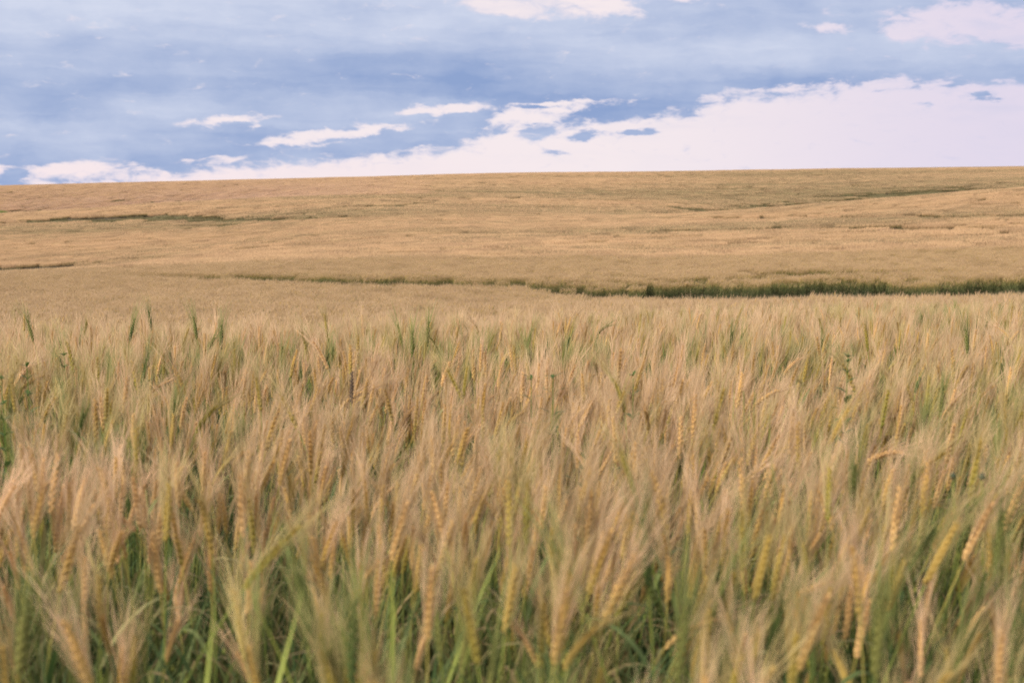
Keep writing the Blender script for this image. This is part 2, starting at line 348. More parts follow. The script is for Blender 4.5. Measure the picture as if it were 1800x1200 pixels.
# ------------------------------------------------------------------ one wheat stalk, built in parts (foot at the origin, nods towards +X)
def stalk_parts(rng, nod, H=0.755, L=0.10, awn=0.075, spread=0.2, leaves=2):
    stem, leaf, ear, awns = MB(), [], MB(), MB()
    n = 9; pts = []; p = np.zeros(3); ang = 0.0; wob = rng.uniform(-.04, .04)
    seg = H / (n - 1)
    for i in range(n):
        pts.append(p.copy()); t = i / (n - 1)
        ang = nod * 0.55 * t ** 3
        p = p + seg * np.array([math.sin(ang), wob * math.sin(t * 3), math.cos(ang)])
    rad = [.0021 - .0010 * i / (n - 1) for i in range(n)]
    stem.tube(pts, rad, 5)
    for h in (.30, .62):                                  # nodes on the straw
        q = pts[0] * 0 + np.array([np.interp(h, [a[2] for a in pts], [a[0] for a in pts]), 0, h]); stem.tube([q - [0, 0, .004], q, q + [0, 0, .004]], [.0018, .0029, .0018], 5)
    # ear axis
    ax = []; p = pts[-1].copy(); m = 12
    for i in range(m):
        ax.append(p.copy()); ang = nod * (0.55 + 0.45 * (i / (m - 1)))
        p = p + L / (m - 1) * np.array([math.sin(ang), 0, math.cos(ang)])
    ax = np.array(ax)
    roll = rng.uniform(0, math.pi)
    ns = 17
    for k in range(ns):
        t = (k + .3) / ns; fi = t * (m - 1); i0 = int(fi); c = ax[i0] + (ax[min(i0 + 1, m - 1)] - ax[i0]) * (fi - i0)
        tg = unit(ax[min(i0 + 1, m - 1)] - ax[max(i0 - 1, 0)])
        b0 = unit(np.cross(tg, [0, 1, 0])); b1 = np.cross(tg, b0)
        s1 = math.cos(roll) * b0 + math.sin(roll) * b1; s2 = np.cross(tg, s1)
        sgn = 1 if k % 2 else -1; sz = (0.75 + 0.4 * math.sin(math.pi * min(1, t * 1.1 + .12))) if t < .93 else .7
        for q, (o1, o2) in enumerate(((1.0, 0.0), (.45, .9), (.45, -.9))):
            od = unit(s1 * sgn * o1 + s2 * o2)
            st = c + od * .0014; dr = unit(tg + od * (.32 if q == 0 else .27) + rng.normal(0, .03, 3)); ln = .0135 * sz * (1 if q == 0 else .9)
            r = .0025 * sz
            ear.tube([st, st + dr * ln * .35 + od * .0006, st + dr * ln * .7, st + dr * ln], [.0009, r, r * .8, 0], 5)
            if rng.rand() < (.97 if q == 0 else .42):
                tip = st + dr * ln * .95; al = awn * rng.uniform(.75, 1.15) * (0.85 + .3 * t)
                ad = unit(tg + od * spread * rng.uniform(.6, 1.5) + rng.normal(0, .045, 3)); bend = od * al * rng.uniform(.0, .10) + np.array([.06 * al, 0, -.02 * al])
                w = .00060
                awns.tube([tip, tip + ad * al * .5 + bend * .3, tip + ad * al + bend], [w, w * .8, 0], 3)
    # leaves: sheath, then a blade arching outwards
    for q in range(leaves):
        lf = MB(); h = [.56, .40, .24][q] + rng.uniform(-.06, .05); az_ = rng.uniform(0, 6.28); o = np.array([math.cos(az_), math.sin(az_), 0]); sd_ = np.array([-o[1], o[0], 0])
        x0 = np.array([np.interp(h, [a[2] for a in pts], [a[0] for a in pts]), 0, h]); LL = rng.uniform(.14, .24); pp = [x0]; e = rng.uniform(1.15, 1.4); dn = rng.uniform(.12, .42); dirs = []
        for i in range(7):
            pp.append(pp[-1] + LL / 7 * (o * math.cos(e) + np.array([0, 0, math.sin(e)]))); e -= dn
        tw = rng.uniform(-.25, .25)
        sides = [unit(sd_ + np.array([0, 0, tw * i * .4])) for i in range(8)]
        lf.strip(pp, [.004, .009, .0105, .010, .009, .007, .004, 0], sides)
        leaf.append(lf)
    return dict(stem=stem, leaves=leaf, ear=ear, awns=awns, mid=tuple(ax[m // 2]), tip=tuple(ax[-1]), neck=tuple(ax[0]))

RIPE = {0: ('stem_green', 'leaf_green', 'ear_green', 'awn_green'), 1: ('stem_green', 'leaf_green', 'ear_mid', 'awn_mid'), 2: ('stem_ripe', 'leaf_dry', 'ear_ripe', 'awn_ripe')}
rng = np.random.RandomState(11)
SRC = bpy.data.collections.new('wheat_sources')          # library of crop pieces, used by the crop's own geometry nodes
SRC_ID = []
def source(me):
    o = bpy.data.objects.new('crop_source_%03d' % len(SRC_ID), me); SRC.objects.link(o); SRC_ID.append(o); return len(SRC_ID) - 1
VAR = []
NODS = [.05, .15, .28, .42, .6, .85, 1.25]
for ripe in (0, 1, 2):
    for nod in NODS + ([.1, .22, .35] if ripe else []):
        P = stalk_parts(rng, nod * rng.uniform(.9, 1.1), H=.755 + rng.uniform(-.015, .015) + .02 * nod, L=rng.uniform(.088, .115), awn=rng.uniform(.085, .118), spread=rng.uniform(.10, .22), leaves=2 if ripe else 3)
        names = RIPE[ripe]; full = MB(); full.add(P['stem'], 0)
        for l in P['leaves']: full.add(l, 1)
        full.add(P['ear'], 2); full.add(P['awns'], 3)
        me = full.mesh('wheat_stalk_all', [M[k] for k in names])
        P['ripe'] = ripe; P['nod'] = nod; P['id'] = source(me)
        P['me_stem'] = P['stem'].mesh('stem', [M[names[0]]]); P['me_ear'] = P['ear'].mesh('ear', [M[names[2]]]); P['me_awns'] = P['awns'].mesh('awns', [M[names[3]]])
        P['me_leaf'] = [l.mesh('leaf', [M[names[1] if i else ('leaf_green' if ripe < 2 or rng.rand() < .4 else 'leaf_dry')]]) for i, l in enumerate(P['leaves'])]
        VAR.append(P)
byripe = {r: [i for i, v in enumerate(VAR) if v['ripe'] == r] for r in (0, 1, 2)}

# a free grass/leaf filler for the understorey between stalks
def tuft(seed, n=14, h=.5, w=.008, mats=('leaf_green', 'leaf_dry')):
    r = np.random.RandomState(seed); b = MB()
    for i in range(n):
        a = r.uniform(0, 6.28); o_ = np.array([math.cos(a), math.sin(a), 0]); s_ = np.array([-o_[1], o_[0], 0]); H = h * r.uniform(.6, 1.15)
        p = np.array([r.uniform(-.05, .05), r.uniform(-.05, .05), 0]); pp = [p]; e = r.uniform(1.35, 1.55); dn = r.uniform(.02, .22)
        for k in range(6): pp.append(pp[-1] + H / 6 * (o_ * math.cos(e) + np.array([0, 0, math.sin(e)]))); e -= dn
        b.strip(pp, [w * .6, w, w, w * .9, w * .7, w * .4, 0], s_, mi=0 if r.rand() < .85 else 1)
    return b.mesh('tuft', [M[k] for k in mats])
TUFT = [source(tuft(50 + i, 16, .52 + .05 * i)) for i in range(4)]

# mid-distance tile: 0.6 m square of light stalks
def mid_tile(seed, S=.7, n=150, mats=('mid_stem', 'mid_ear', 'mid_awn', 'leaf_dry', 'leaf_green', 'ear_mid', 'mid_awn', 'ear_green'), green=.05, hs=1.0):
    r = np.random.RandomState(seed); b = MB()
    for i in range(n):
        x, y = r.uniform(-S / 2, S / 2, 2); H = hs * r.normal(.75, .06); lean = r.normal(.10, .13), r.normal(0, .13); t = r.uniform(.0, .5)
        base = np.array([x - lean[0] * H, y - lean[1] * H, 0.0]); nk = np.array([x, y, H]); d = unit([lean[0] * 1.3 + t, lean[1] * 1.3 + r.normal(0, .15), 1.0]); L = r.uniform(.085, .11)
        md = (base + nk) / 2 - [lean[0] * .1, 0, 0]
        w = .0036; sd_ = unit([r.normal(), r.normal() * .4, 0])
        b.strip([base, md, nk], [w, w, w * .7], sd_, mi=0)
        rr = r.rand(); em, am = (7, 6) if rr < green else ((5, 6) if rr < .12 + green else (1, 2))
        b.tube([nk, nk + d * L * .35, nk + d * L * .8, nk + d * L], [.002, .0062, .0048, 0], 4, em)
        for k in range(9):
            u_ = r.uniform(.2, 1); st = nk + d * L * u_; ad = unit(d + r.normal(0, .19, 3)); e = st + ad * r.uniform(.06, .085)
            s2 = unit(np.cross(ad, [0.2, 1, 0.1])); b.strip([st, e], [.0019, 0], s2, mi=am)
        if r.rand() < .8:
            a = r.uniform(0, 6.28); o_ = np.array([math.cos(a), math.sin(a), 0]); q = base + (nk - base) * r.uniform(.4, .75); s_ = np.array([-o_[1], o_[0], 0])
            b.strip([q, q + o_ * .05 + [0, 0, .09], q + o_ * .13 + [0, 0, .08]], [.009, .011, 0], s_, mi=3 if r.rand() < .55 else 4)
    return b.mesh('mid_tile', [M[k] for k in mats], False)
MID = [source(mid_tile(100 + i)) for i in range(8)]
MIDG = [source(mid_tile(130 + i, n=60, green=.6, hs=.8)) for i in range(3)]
def low_grass(seed, S, n, h, w, mat):
    r = np.random.RandomState(seed); b = MB()
    for i in range(n):
        x, y = r.uniform(-S / 2, S / 2, 2); H = h * r.uniform(.5, 1.2); a = r.uniform(0, 6.28); o_ = np.array([math.cos(a), math.sin(a), 0]) * r.uniform(.05, .5) * H
        b.strip([[x, y, 0], np.array([x, y, H * .6]) + o_ * .35, np.array([x, y, H]) + o_], [w, w, 0], unit([r.normal(), r.normal() * .4, 0]))
    return b.mesh('low_grass', [M[mat]], False)
GRS = [source(low_grass(160 + i, .8, 260, .42, .010, 'far_green')) for i in range(3)]
# far tiles: clumps of heads
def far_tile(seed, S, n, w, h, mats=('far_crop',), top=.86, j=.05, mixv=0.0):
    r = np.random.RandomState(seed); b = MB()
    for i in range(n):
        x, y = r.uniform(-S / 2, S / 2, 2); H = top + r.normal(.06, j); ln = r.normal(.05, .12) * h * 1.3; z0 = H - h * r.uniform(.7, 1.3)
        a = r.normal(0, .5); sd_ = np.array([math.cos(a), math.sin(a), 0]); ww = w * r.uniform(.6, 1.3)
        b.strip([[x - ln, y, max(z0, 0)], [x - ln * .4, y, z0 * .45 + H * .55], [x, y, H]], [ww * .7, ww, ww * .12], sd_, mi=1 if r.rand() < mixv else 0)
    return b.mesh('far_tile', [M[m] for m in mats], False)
LV = (0, .25, .5, .75, 1)
CO = ('far_crop', 'far_olive'); CR = ('far_crop', 'far_rosy')
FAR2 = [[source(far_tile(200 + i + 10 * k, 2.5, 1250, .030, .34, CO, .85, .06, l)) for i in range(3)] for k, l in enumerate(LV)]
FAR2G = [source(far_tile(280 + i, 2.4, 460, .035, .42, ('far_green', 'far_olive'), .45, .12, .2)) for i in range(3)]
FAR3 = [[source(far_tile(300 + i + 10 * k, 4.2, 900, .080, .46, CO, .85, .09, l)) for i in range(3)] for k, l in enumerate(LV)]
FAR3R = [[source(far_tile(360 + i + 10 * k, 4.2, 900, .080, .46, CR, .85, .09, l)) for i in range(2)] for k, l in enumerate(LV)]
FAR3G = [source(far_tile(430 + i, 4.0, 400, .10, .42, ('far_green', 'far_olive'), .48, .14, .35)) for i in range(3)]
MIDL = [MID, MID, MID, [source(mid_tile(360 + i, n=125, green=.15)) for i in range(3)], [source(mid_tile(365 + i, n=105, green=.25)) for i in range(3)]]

# ------------------------------------------------------------------ ground
def build_ground():
    rr = np.concatenate([[0.0, .4, .8, 1.2], np.exp(np.linspace(math.log(1.5), math.log(9000), 250))])
    fr = np.linspace(-32, 32, 161); bk = np.linspace(32, 328, 75)[1:-1]
    th = np.radians(np.concatenate([fr, bk])); nt_ = len(th)
    Rr, Th = np.meshgrid(rr, th, indexing='ij'); X = Rr * np.sin(Th); Y = Rr * np.cos(Th); Zz = ground_z(X, Y) + np.where(Rr < 60, .03 * (fbm(X, Y, 1.2, 9, 3) - .5), 0)
    gap = gapmask(X.ravel(), Y.ravel()).reshape(X.shape); Zz = Zz - .25 * gap
    v = np.stack([X.ravel(), Y.ravel(), Zz.ravel()], 1)
    f = []
    for i in range(len(rr) - 1):
        for j in range(nt_):
            j2 = (j + 1) % nt_; a, b, c, d = i * nt_ + j, i * nt_ + j2, (i + 1) * nt_ + j2, (i + 1) * nt_ + j
            f.append((b, a, d, c) if i else (a, d, c) )
    me = bpy.data.meshes.new('ground'); me.from_pydata(v.tolist(), [], f); me.materials.append(M['soil'])
    me.polygons.foreach_set('use_smooth', [True] * len(f)); me.update(); me.validate()
    o = bpy.data.objects.new('ground', me); COL.objects.link(o); o['kind'] = 'structure'; return o

# bare or thin strips in the crop, plus dark strips painting fold shadows: polylines laid on the field, widths in metres along the view
def strip_line(pts): return [tuple(hit(x, y)[:2]) + (w, s) for x, y, w, s in pts]
STRIPS = [
    # the wet gully on the right and its narrow run to the left
    [(200, 480, 1.0, .35), (300, 482, 1.3, .6), (420, 483, 2.6, .9), (500, 484, 2.2, .8), (600, 486, 3.4, 1), (690, 489, 3.8, 1.0), (760, 491, 2.8, .85), (865, 494, 3.8, .95), (920, 496, 2.2, .65), (1000, 497, 2.6, .8), (1110, 500, 2.8, .8), (1190, 504, 3.0, .8), (1230, 505, 4.4, .95), (1290, 506, 8.0, 1), (1350, 506, 9.2, 1.05), (1450, 505, 9.2, 1.05), (1540, 504, 8.0, .9), (1600, 503, 7.4, .75), (1650, 501, 7.6, 1), (1720, 499, 5.0, .9), (1760, 496, 6.4, 1), (1900, 493, 6.4, 1), (2100, 494, 4, 1)],
    [(1330, 476, 1.2, .4), (1390, 475, 2.0, .9), (1460, 476, 2.2, .9), (1530, 476, 1.3, .6), (1600, 475, 2.0, .85), (1640, 475, 1.2, .5)],
    [(-60, 472, 5, 1.1), (60, 467, 5, 1.15), (150, 462, 5, 1.15), (210, 456, 3.6, 1), (300, 449, 2.6, .6)],
    [(440, 433, 2, .5), (500, 430, 3, .8), (560, 426, 2.4, .8), (640, 419, 2.2, .6), (720, 413, 2.4, .8), (840, 407, 3.2, .95), (890, 405, 2.4, .8), (980, 402, 2, .3)],
    [(370, 439, 2, .6), (430, 438, 2, .6)],
    [(-80, 394, 8, 1), (30, 390, 8, 1), (130, 385, 11, 1.1), (210, 382, 12, 1.15), (290, 380, 8, 1.1), (340, 382, 6, .9), (420, 385, 5, .75), (520, 384, 4, .6), (640, 380, 4, .5)],
    [(1480, 345, 8, .65), (1560, 342, 13, .85), (1640, 338, 14, .85), (1700, 335, 10, .7), (1800, 331, 7, .5)],
    [(1010, 328, 8, .7), (1060, 331, 7, .6)],
    [(1080, 378, 5, .3), (1200, 371, 6, .5), (1300, 364, 7, .55), (1400, 357, 8, .6), (1480, 350, 8, .7)],  # shadow line along the right-hand fold, drawn as dark low crop
    [(-60, 374, 6, .5), (60, 371, 6, .55), (180, 364, 6, .5), (300, 357, 6, .45), (420, 350, 5, .35)],  # shadow line along the left fold, drawn as dark low crop
    [(930, 404, 2.6, .5), (1100, 402, 3, .75), (1220, 405, 3, .6), (1320, 401, 3, .55), (1500, 398, 3, .7), (1560, 398, 3, .55), (1640, 400, 3, .8), (1800, 398, 3, .5)],
    [(1180, 383, 3, .4), (1400, 381, 3.4, .65), (1560, 379, 3.4, .6), (1700, 380, 3.4, .65), (1840, 378, 3, .4)],
    [(560, 333, 6, .3), (640, 326, 7, .5), (760, 327, 6, .35)],
]
STR = None
def gapmask(x, y):
    global STR
    if STR is None: STR = [strip_line(s) for s in STRIPS]
    x = np.asarray(x, float); y = np.asarray(y, float); g = np.zeros_like(x)
    for ln in STR:
        for (x0, y0, w0, s0), (x1, y1, w1, s1) in zip(ln[:-1], ln[1:]):
            dx_, dy_ = x1 - x0, y1 - y0; t = np.clip(((x - x0) * dx_ + (y - y0) * dy_) / (dx_ * dx_ + dy_ * dy_ + 1e-9), 0, 1)
            d = np.hypot(x - (x0 + t * dx_), y - (y0 + t * dy_)); w = w0 + t * (w1 - w0); s = s0 + t * (s1 - s0)
            wob = .75 + .5 * vnoise(x, y, .45 * 50 / np.maximum(np.hypot(x0, y0), 20), 3)
            g = np.maximum(g, s * np.clip((w * wob - d) / (.35 * w) + .5, 0, 1))
    rr_ = np.maximum(np.hypot(x, y), 20); g = g * np.clip(.62 + .85 * fbm(x * .5, y, 22.0 / rr_.mean() if rr_.mean() > 150 else .42, 15, 3), .35, 1)
    return g
# speckled thin patches on the slopes: (photo x, y, half width px, half height px, strength)
PATCH = [(420, 388, 220, 16, .9), (250, 392, 240, 12, .75), (600, 380, 110, 8, .6), (720, 352, 70, 12, .5), (1010, 330, 110, 10, .6), (1290, 336, 110, 9, .5), (1650, 338, 160, 10, .7), (1250, 365, 120, 7, .5), (1200, 403, 320, 7, .45), (1500, 398, 300, 6, .55),
         (1600, 381, 240, 6, .4), (850, 412, 150, 7, .45), (700, 440, 80, 4, .4), (150, 470, 160, 6, .4), (1300, 476, 300, 12, .35), (950, 505, 500, 14, .25), (640, 330, 200, 7, .4), (1000, 375, 260, 8, .35), (1150, 578, 140, 10, .5), (1380, 575, 120, 14, .7), (1560, 575, 120, 14, .6)]
# broad tones: olive paints slope shade, with greener crop in damp hollows; rosier on the far left slope
OLIVE = [(1250, 342, 300, 14, .6), (950, 336, 260, 14, .6), (1000, 372, 300, 8, .5), (500, 378, 420, 14, .65), (200, 398, 300, 10, .6), (650, 345, 250, 10, .5), (1150, 402, 500, 6, .5), (1500, 385, 330, 7, .45), (350, 432, 400, 6, .35), (250, 545, 420, 14, .8), (700, 535, 300, 16, .6), (1000, 525, 260, 12, .5), (120, 470, 200, 6, .5), (1300, 455, 500, 6, .3)]
ROSY = [(180, 348, 330, 20, 1.0), (420, 345, 160, 12, .5)]
def blobmask(x, y, lst):
    g = np.zeros_like(x)
    for a, b, w, h_, s in lst:
        c, lo, hi = hit(a, b), hit(a, b + h_), hit(a, b - h_); rx = w / F * c[1]; ry = max(min(abs(hi[1] - lo[1]) / 2, c[1] * .13), 1.0)
        g = np.maximum(g, s * np.clip(1.45 - np.hypot((x - c[0]) / rx, (y - c[1]) / ry), 0, 1))
    return g
def project(x, y, z):
    rel = np.stack([x, y, z - CAM_Z]); fw = rel[1] * cp - rel[2] * sp_; up = rel[1] * sp_ + rel[2] * cp
    fw = np.maximum(fw, .05); return 900 + F * rel[0] / fw, 600 - F * up / fw
def patchmask(x, y):
    P_ = [(hit(a, b), hit(a, b + h_), hit(a, b - h_), w, s) for a, b, w, h_, s in PATCH]
    g = np.zeros_like(x)
    for c, lo, hi, w, s in P_:
        rx = w / F * c[1]; ry = max(min(abs(hi[1] - lo[1]) / 2, c[1] * .25), .8)
        d = np.hypot((x - c[0]) / rx, (y - c[1]) / ry); g = np.maximum(g, s * np.clip(1.3 - d, 0, 1))
    return g

ground = build_ground()

# ------------------------------------------------------------------ the crop, as scatter points
pos, rot, scl, idx = [], [], [], []
def push(x, y, z, rx, ry, rz, sx, sy, sz, ids):
    pos.append(np.stack([x, y, z], 1)); rot.append(np.stack([rx, ry, rz], 1)); scl.append(np.stack([sx, sy, sz], 1)); idx.append(np.asarray(ids, int))
rs = np.random.RandomState(23)
def lattice(y0, y1, step, tanw, extra=1.0):
    ys = np.arange(y0, y1, step); X = []; Y = []
    for y in ys:
        w = y * tanw + extra; xs = np.arange(-w, w, step); X.append(xs); Y.append(np.full(len(xs), y))
    X = np.concatenate(X); Y = np.concatenate(Y)
    return X + rs.uniform(-.5, .5, len(X)) * step, Y + rs.uniform(-.5, .5, len(Y)) * step

NEAR_END = 22.0
# --- near stalks
X, Y = lattice(1.25, NEAR_END, .0625, .45, 1.0)
thin = np.clip(1 - .9 * patchmask(X, Y), 0.1, 1) * np.where(Y > 10, .8, 1.0)
clump = .6 * fbm(X, Y, 2.6, 31, 3) + .4 * fbm(X, Y, .7, 35, 2)
keep = rs.rand(len(X)) < thin * np.clip(.36 + 3.6 * (clump - .45), .05, 1) * np.clip(.72 + (Y - 1.7) * .3, .6, 1); X, Y, clump = X[keep], Y[keep], clump[keep]
n = len(X)
ripen = .6 + 1.35 * (fbm(X, Y, .8, 41, 3) - .5) + rs.normal(0, .17, n) + np.clip((Y - 2.9) * .46, -.48, .07)
ripe = np.where(ripen < .36, 0, np.where(ripen < .56, 1, 2))
vid = np.zeros(n, int)
for r_ in (0, 1, 2):
    k = np.where(ripe == r_)[0]; nn = len(byripe[r_]); pr = np.array([np.exp(-VAR[i]['nod'] * 1.7) for i in byripe[r_]]); vid[k] = rs.choice(byripe[r_], len(k), p=pr / pr.sum())
hsc = np.clip(rs.normal(.985, .068, n), .72, 1.15) - np.where(rs.rand(n) < .18, .10, 0)
hsc = hsc + .17 * (fbm(X, Y, 1.9, 61, 2) - .5)
lean_dir = rs.normal(0.1, 1.7, n)                       # mostly down wind, to the right
wind = -.10 + .36 * fbm(X, Y, .55, 51, 3) + .11 * np.clip(X / np.maximum(Y, 1) * 3, -1, 1)
tiltx = rs.normal(0, .08, n); tilty = wind + rs.normal(0, .13, n)
gz = ground_z(X, Y)
near = dict(X=X, Y=Y, z=gz, rx=tiltx, ry=tilty, rz=lean_dir, s=hsc, vid=vid, ripe=ripe)

# pick out the stalks that show largest: they become objects of their own
def eul(rx, ry, rz): return Euler((rx, ry, rz), 'XYZ').to_matrix()
N_IND = 235
ez = gz + .82 * hsc; px, py = project(X + tilty * .8, Y, ez)
inv = (px > -30) & (px < 1830) & (py < 1215)
score = np.where(inv, Y - (hsc - 1) * 5.0, 1e9)
order = np.argsort(score)[:N_IND]
ind = np.zeros(n, bool); ind[order] = True

# tall, short and leaning heads one can point at in the photograph: (x, y of the ear's middle, lean deg, ripeness, nod index, relative size, label)
HERO = [
 (500, 806, 14, 2, 1, 1.0, 'golden wheat ear leaning right with a long bare yellow straw below it, left of centre'),
 (434, 835, 8, 2, 0, 1.0, 'upright tan-gold wheat ear just left of the long-strawed golden one'),
 (240, 790, 2, 1, 0, 1.0, 'upright ochre wheat ear on a green-yellow straw in the left of the field'),
 (188, 860, -14, 2, 1, 1.0, 'bright orange-gold wheat ear leaning left on the left side'),
 (168, 735, 1, 2, 0, 1.0, 'tall upright golden wheat ear with a long straight straw near the left side'),
 (68, 890, 14, 2, 1, 1.0, 'pale golden wheat ear leaning right near the left edge'),
 (122, 975, 18, 2, 2, 1.0, 'pale wheat ear leaning right beside the left edge, low in the frame'),
 (702, 925, 16, 2, 1, 1.05, 'wheat ear leaning right, gold at its tip and green at its foot, left of centre'),
 (772, 905, -14, 2, 1, 1.0, 'slim tan wheat ear leaning left next to the gold-and-green one'),
 (896, 895, -1, 1, 0, 1.05, 'upright orange wheat ear with a dark green foot, left one of the centre pair'),
 (926, 893, 2, 1, 0, 1.0, 'upright yellow-green wheat ear, right one of the centre pair'),
 (1160, 872, -15, 2, 2, 1.1, 'bright golden wheat ear leaning left on a curved yellow straw, right of centre'),
 (1105, 828, -18, 1, 1, 1.0, 'brown-gold wheat ear leaning left above the bright curved one'),
 (478, 965, 42, 1, 3, 1.1, 'green-gold wheat ear bowed low to the right in the left foreground'),
 (1056, 978, 19, 2, 1, 1.05, 'golden wheat ear leaning right over dark green stems near the bottom centre'),
 (1088, 1030, 24, 2, 2, 1.05, 'pinkish wheat ear leaning right in the lower centre'),
 (1136, 962, -5, 0, 0, 1.0, 'upright green wheat ear among tan ones right of the lower centre'),
 (1005, 1010, -22, 0, 1, 1.0, 'dark green wheat ear leaning left in the lower centre'),
 (985, 1090, 10, 2, 1, 1.0, 'wheat ear with a pale tip leaning right at the bottom centre'),
 (828, 1090, -10, 1, 1, 1.1, 'yellow-green wheat ear leaning left at the bottom, left of centre'),
 (755, 1050, 4, 2, 1, .95, 'short plump brown wheat ear above the dark stems at the bottom'),
 (1625, 776, 48, 1, 3, 1.0, 'green-gold wheat ear lying over to the right, in the right of the field'),
 (1720, 925, 24, 2, 1, 1.15, 'long golden wheat ear leaning right near the right edge'),
 (1783, 880, 20, 2, 2, 1.1, 'bright golden wheat ear leaning right at the right edge'),
 (1655, 965, 26, 1, 1, 1.05, 'yellow wheat ear leaning right, left of the long golden one near the right edge'),
 (1576, 905, 5, 2, 0, 1.1, 'plump pale wheat ear with spread awns standing upright on the right'),
 (1306, 850, -5, 2, 0, 1.0, 'upright orange wheat ear on the right half beside a dark gap'),
 (1404, 780, -2, 2, 0, 1.05, 'tall upright pink-gold wheat ear on a long yellow straw in the right half'),
 (1340, 990, 12, 1, 1, 1.0, 'short yellow-gold wheat ear leaning right in the lower right half'),
 (1430, 1100, 20, 2, 1, 1.1, 'golden wheat ear leaning right at the bottom of the right half'),
 (140, 1150, -18, 2, 1, 1.05, 'pale pink wheat ear leaning left in the bottom left corner'),
 (1505, 1010, -8, 2, 1, 1.0, 'brown wheat ear leaning left in the lower right'),
 (1200, 1120, 6, 0, 0, 1.1, 'yellow-green unripe wheat ear at the bottom right of centre'),
 (1545, 1110, 3, 0, 0, 1.1, 'light green unripe wheat ear at the bottom of the right half'),
 (40, 1110, 8, 0, 0, 1.1, 'dark green unripe wheat ear in the bottom left corner'),
 (620, 1120, 2, 0, 0, 1.15, 'light green unripe wheat ear at the bottom, right of the left third'),
 (535, 1060, -6, 0, 1, 1.05, 'green wheat ear with fanned pale green awns in the bottom left half'),
 (238, 660, -10, 1, 0, 1.05, 'olive wheat ear leaning left and standing clear of the pale awns, far left'),
 (508, 718, -24, 1, 1, .9, 'brown wheat ear leaning left in the left half behind the front rows'),
 (455, 688, -6, 1, 1, 1.0, 'curved gold wheat ear with an olive foot left of centre'),
 (800, 672, -26, 1, 1, .9, 'olive wheat ear leaning left, near the centre, one arm of a V shape'),
 (818, 668, 8, 1, 1, .9, 'olive wheat ear leaning right, near the centre, other arm of a V shape'),
 (725, 604, 0, 0, 0, 1.05, 'bright green wheat ear rising above the far edge of the near field, left of centre'),
 (752, 585, 5, 0, 0, .9, 'thin green wheat ear just right of the bright green one at the crest'),
 (573, 570, -6, 1, 0, 1.05, 'tallest brown-green wheat ear on the crest, left of centre'),
 (264, 563, -6, 0, 0, .95, 'dark green wheat ear poking above the crest on the left'),
 (53, 576, -14, 0, 0, .85, 'small green wheat ear leaning left on the crest at far left'),
 (232, 576, 14, 0, 0, .8, 'small green wheat ear leaning right on the crest, left of the dark green one'),
 (343, 574, -8, 0, 0, .8, 'small green wheat ear on the crest left of the forked pair'),
 (368, 582, 32, 0, 1, .95, 'green wheat ear leaning far right, upper of a forked pair on the crest'),
 (389, 590, 2, 0, 0, 1.05, 'upright green wheat ear right of the forked pair on the crest'),
 (1700, 600, -6, 0, 0, .9, 'small green wheat ear leaning left on the right side of the crest'),
 (1523, 590, -8, 1, 0, 1.0, 'brown-gold wheat ear standing up in front of the crest on the right'),
 (1418, 640, 10, 1, 0, 1.0, 'thin gold wheat ear leaning right, left of the tall green weed'),
 (850, 700, 5, 2, 1, 1.05, 'golden wheat ear in the centre of the field behind the front rows'),
 (905, 630, -4, 1, 0, .9, 'olive wheat ear above the pale awns right of centre'),
 (1475, 745, 27, 1, 1, 1.05, 'long green-gold wheat ear leaning right in the right half below the weed'),
 (1210, 640, 4, 0, 0, .9, 'dark green wheat ear in a greenish gap right of centre'),
]
IND_OBJS = []
def link(name, data, parent=None):
    o = bpy.data.objects.new(name, data); COL.objects.link(o)
    if parent: o.parent = parent
    return o
PROTO = {}
def place_stalk(vi, loc, reul, s, label, group):
    P = VAR[vi]
    if vi not in PROTO:
        root = link('wheat_stalk', None); root.empty_display_size = .05
        link('stem', P['me_stem'], root)
        for ml in P['me_leaf']: link('leaf', ml, root)
        e = link('ear', P['me_ear'], root); link('awns', P['me_awns'], e)
        PROTO[vi] = root
    else:
        src = PROTO[vi]; root = src.copy(); COL.objects.link(root)
        for ch in src.children:
            c = ch.copy(); COL.objects.link(c); c.parent = root
            for gch in ch.children:
                d = gch.copy(); COL.objects.link(d); d.parent = c
    root.location = loc; root.rotation_euler = reul; root.scale = (s, s, s)
    root['label'] = label; root['category'] = 'wheat stalk'; root['group'] = group
    return root
hero_xy = []
for (hx, hy, lean, rp, ni, sz, lab) in HERO:
    far = hy < 620
    tgt = hit(hx, hy + (22 if far else 8), -0.03)
    vi = byripe[rp][ni]; P = VAR[vi]; mid = Vector(P['mid'])
    nodang = math.atan2(P['tip'][0] - P['neck'][0], P['tip'][2] - P['neck'][2])
    sgn = 1 if lean >= 0 else -1
    tilt = R(lean) - sgn * nodang
    tilt = max(-.6, min(.6, tilt)); rz = 0.0 if sgn > 0 else math.pi
    Rm = Euler((rng.uniform(-.03, .03), tilt, rz), 'XYZ')
    # euler XYZ applies x, y then z: for the flipped one mirror the tilt
    if sgn < 0: Rm = Euler((rng.uniform(-.03, .03), -tilt, rz), 'XYZ')
    d = ray(hx, hy); d = d / d[1] * tgt[1]; goal = Vector((d[0], d[1], CAM_Z + d[2]))
    m_ = Rm.to_matrix() @ mid; s = 1.0
    for it in range(6):
        bx, by = goal.x - m_.x * s, goal.y - m_.y * s
        gz_ = float(ground_z(bx, by)); s = (goal.z - gz_) / m_.z
    s = max(.8, min(1.25, s)); bx, by = goal.x - m_.x * s, goal.y - m_.y * s
    hero_xy.append((goal.x, goal.y))
    place_stalk(vi, (bx, by, float(ground_z(bx, by)) - .005), Rm, s, lab, 'wheat stalks one can pick out in the near field')
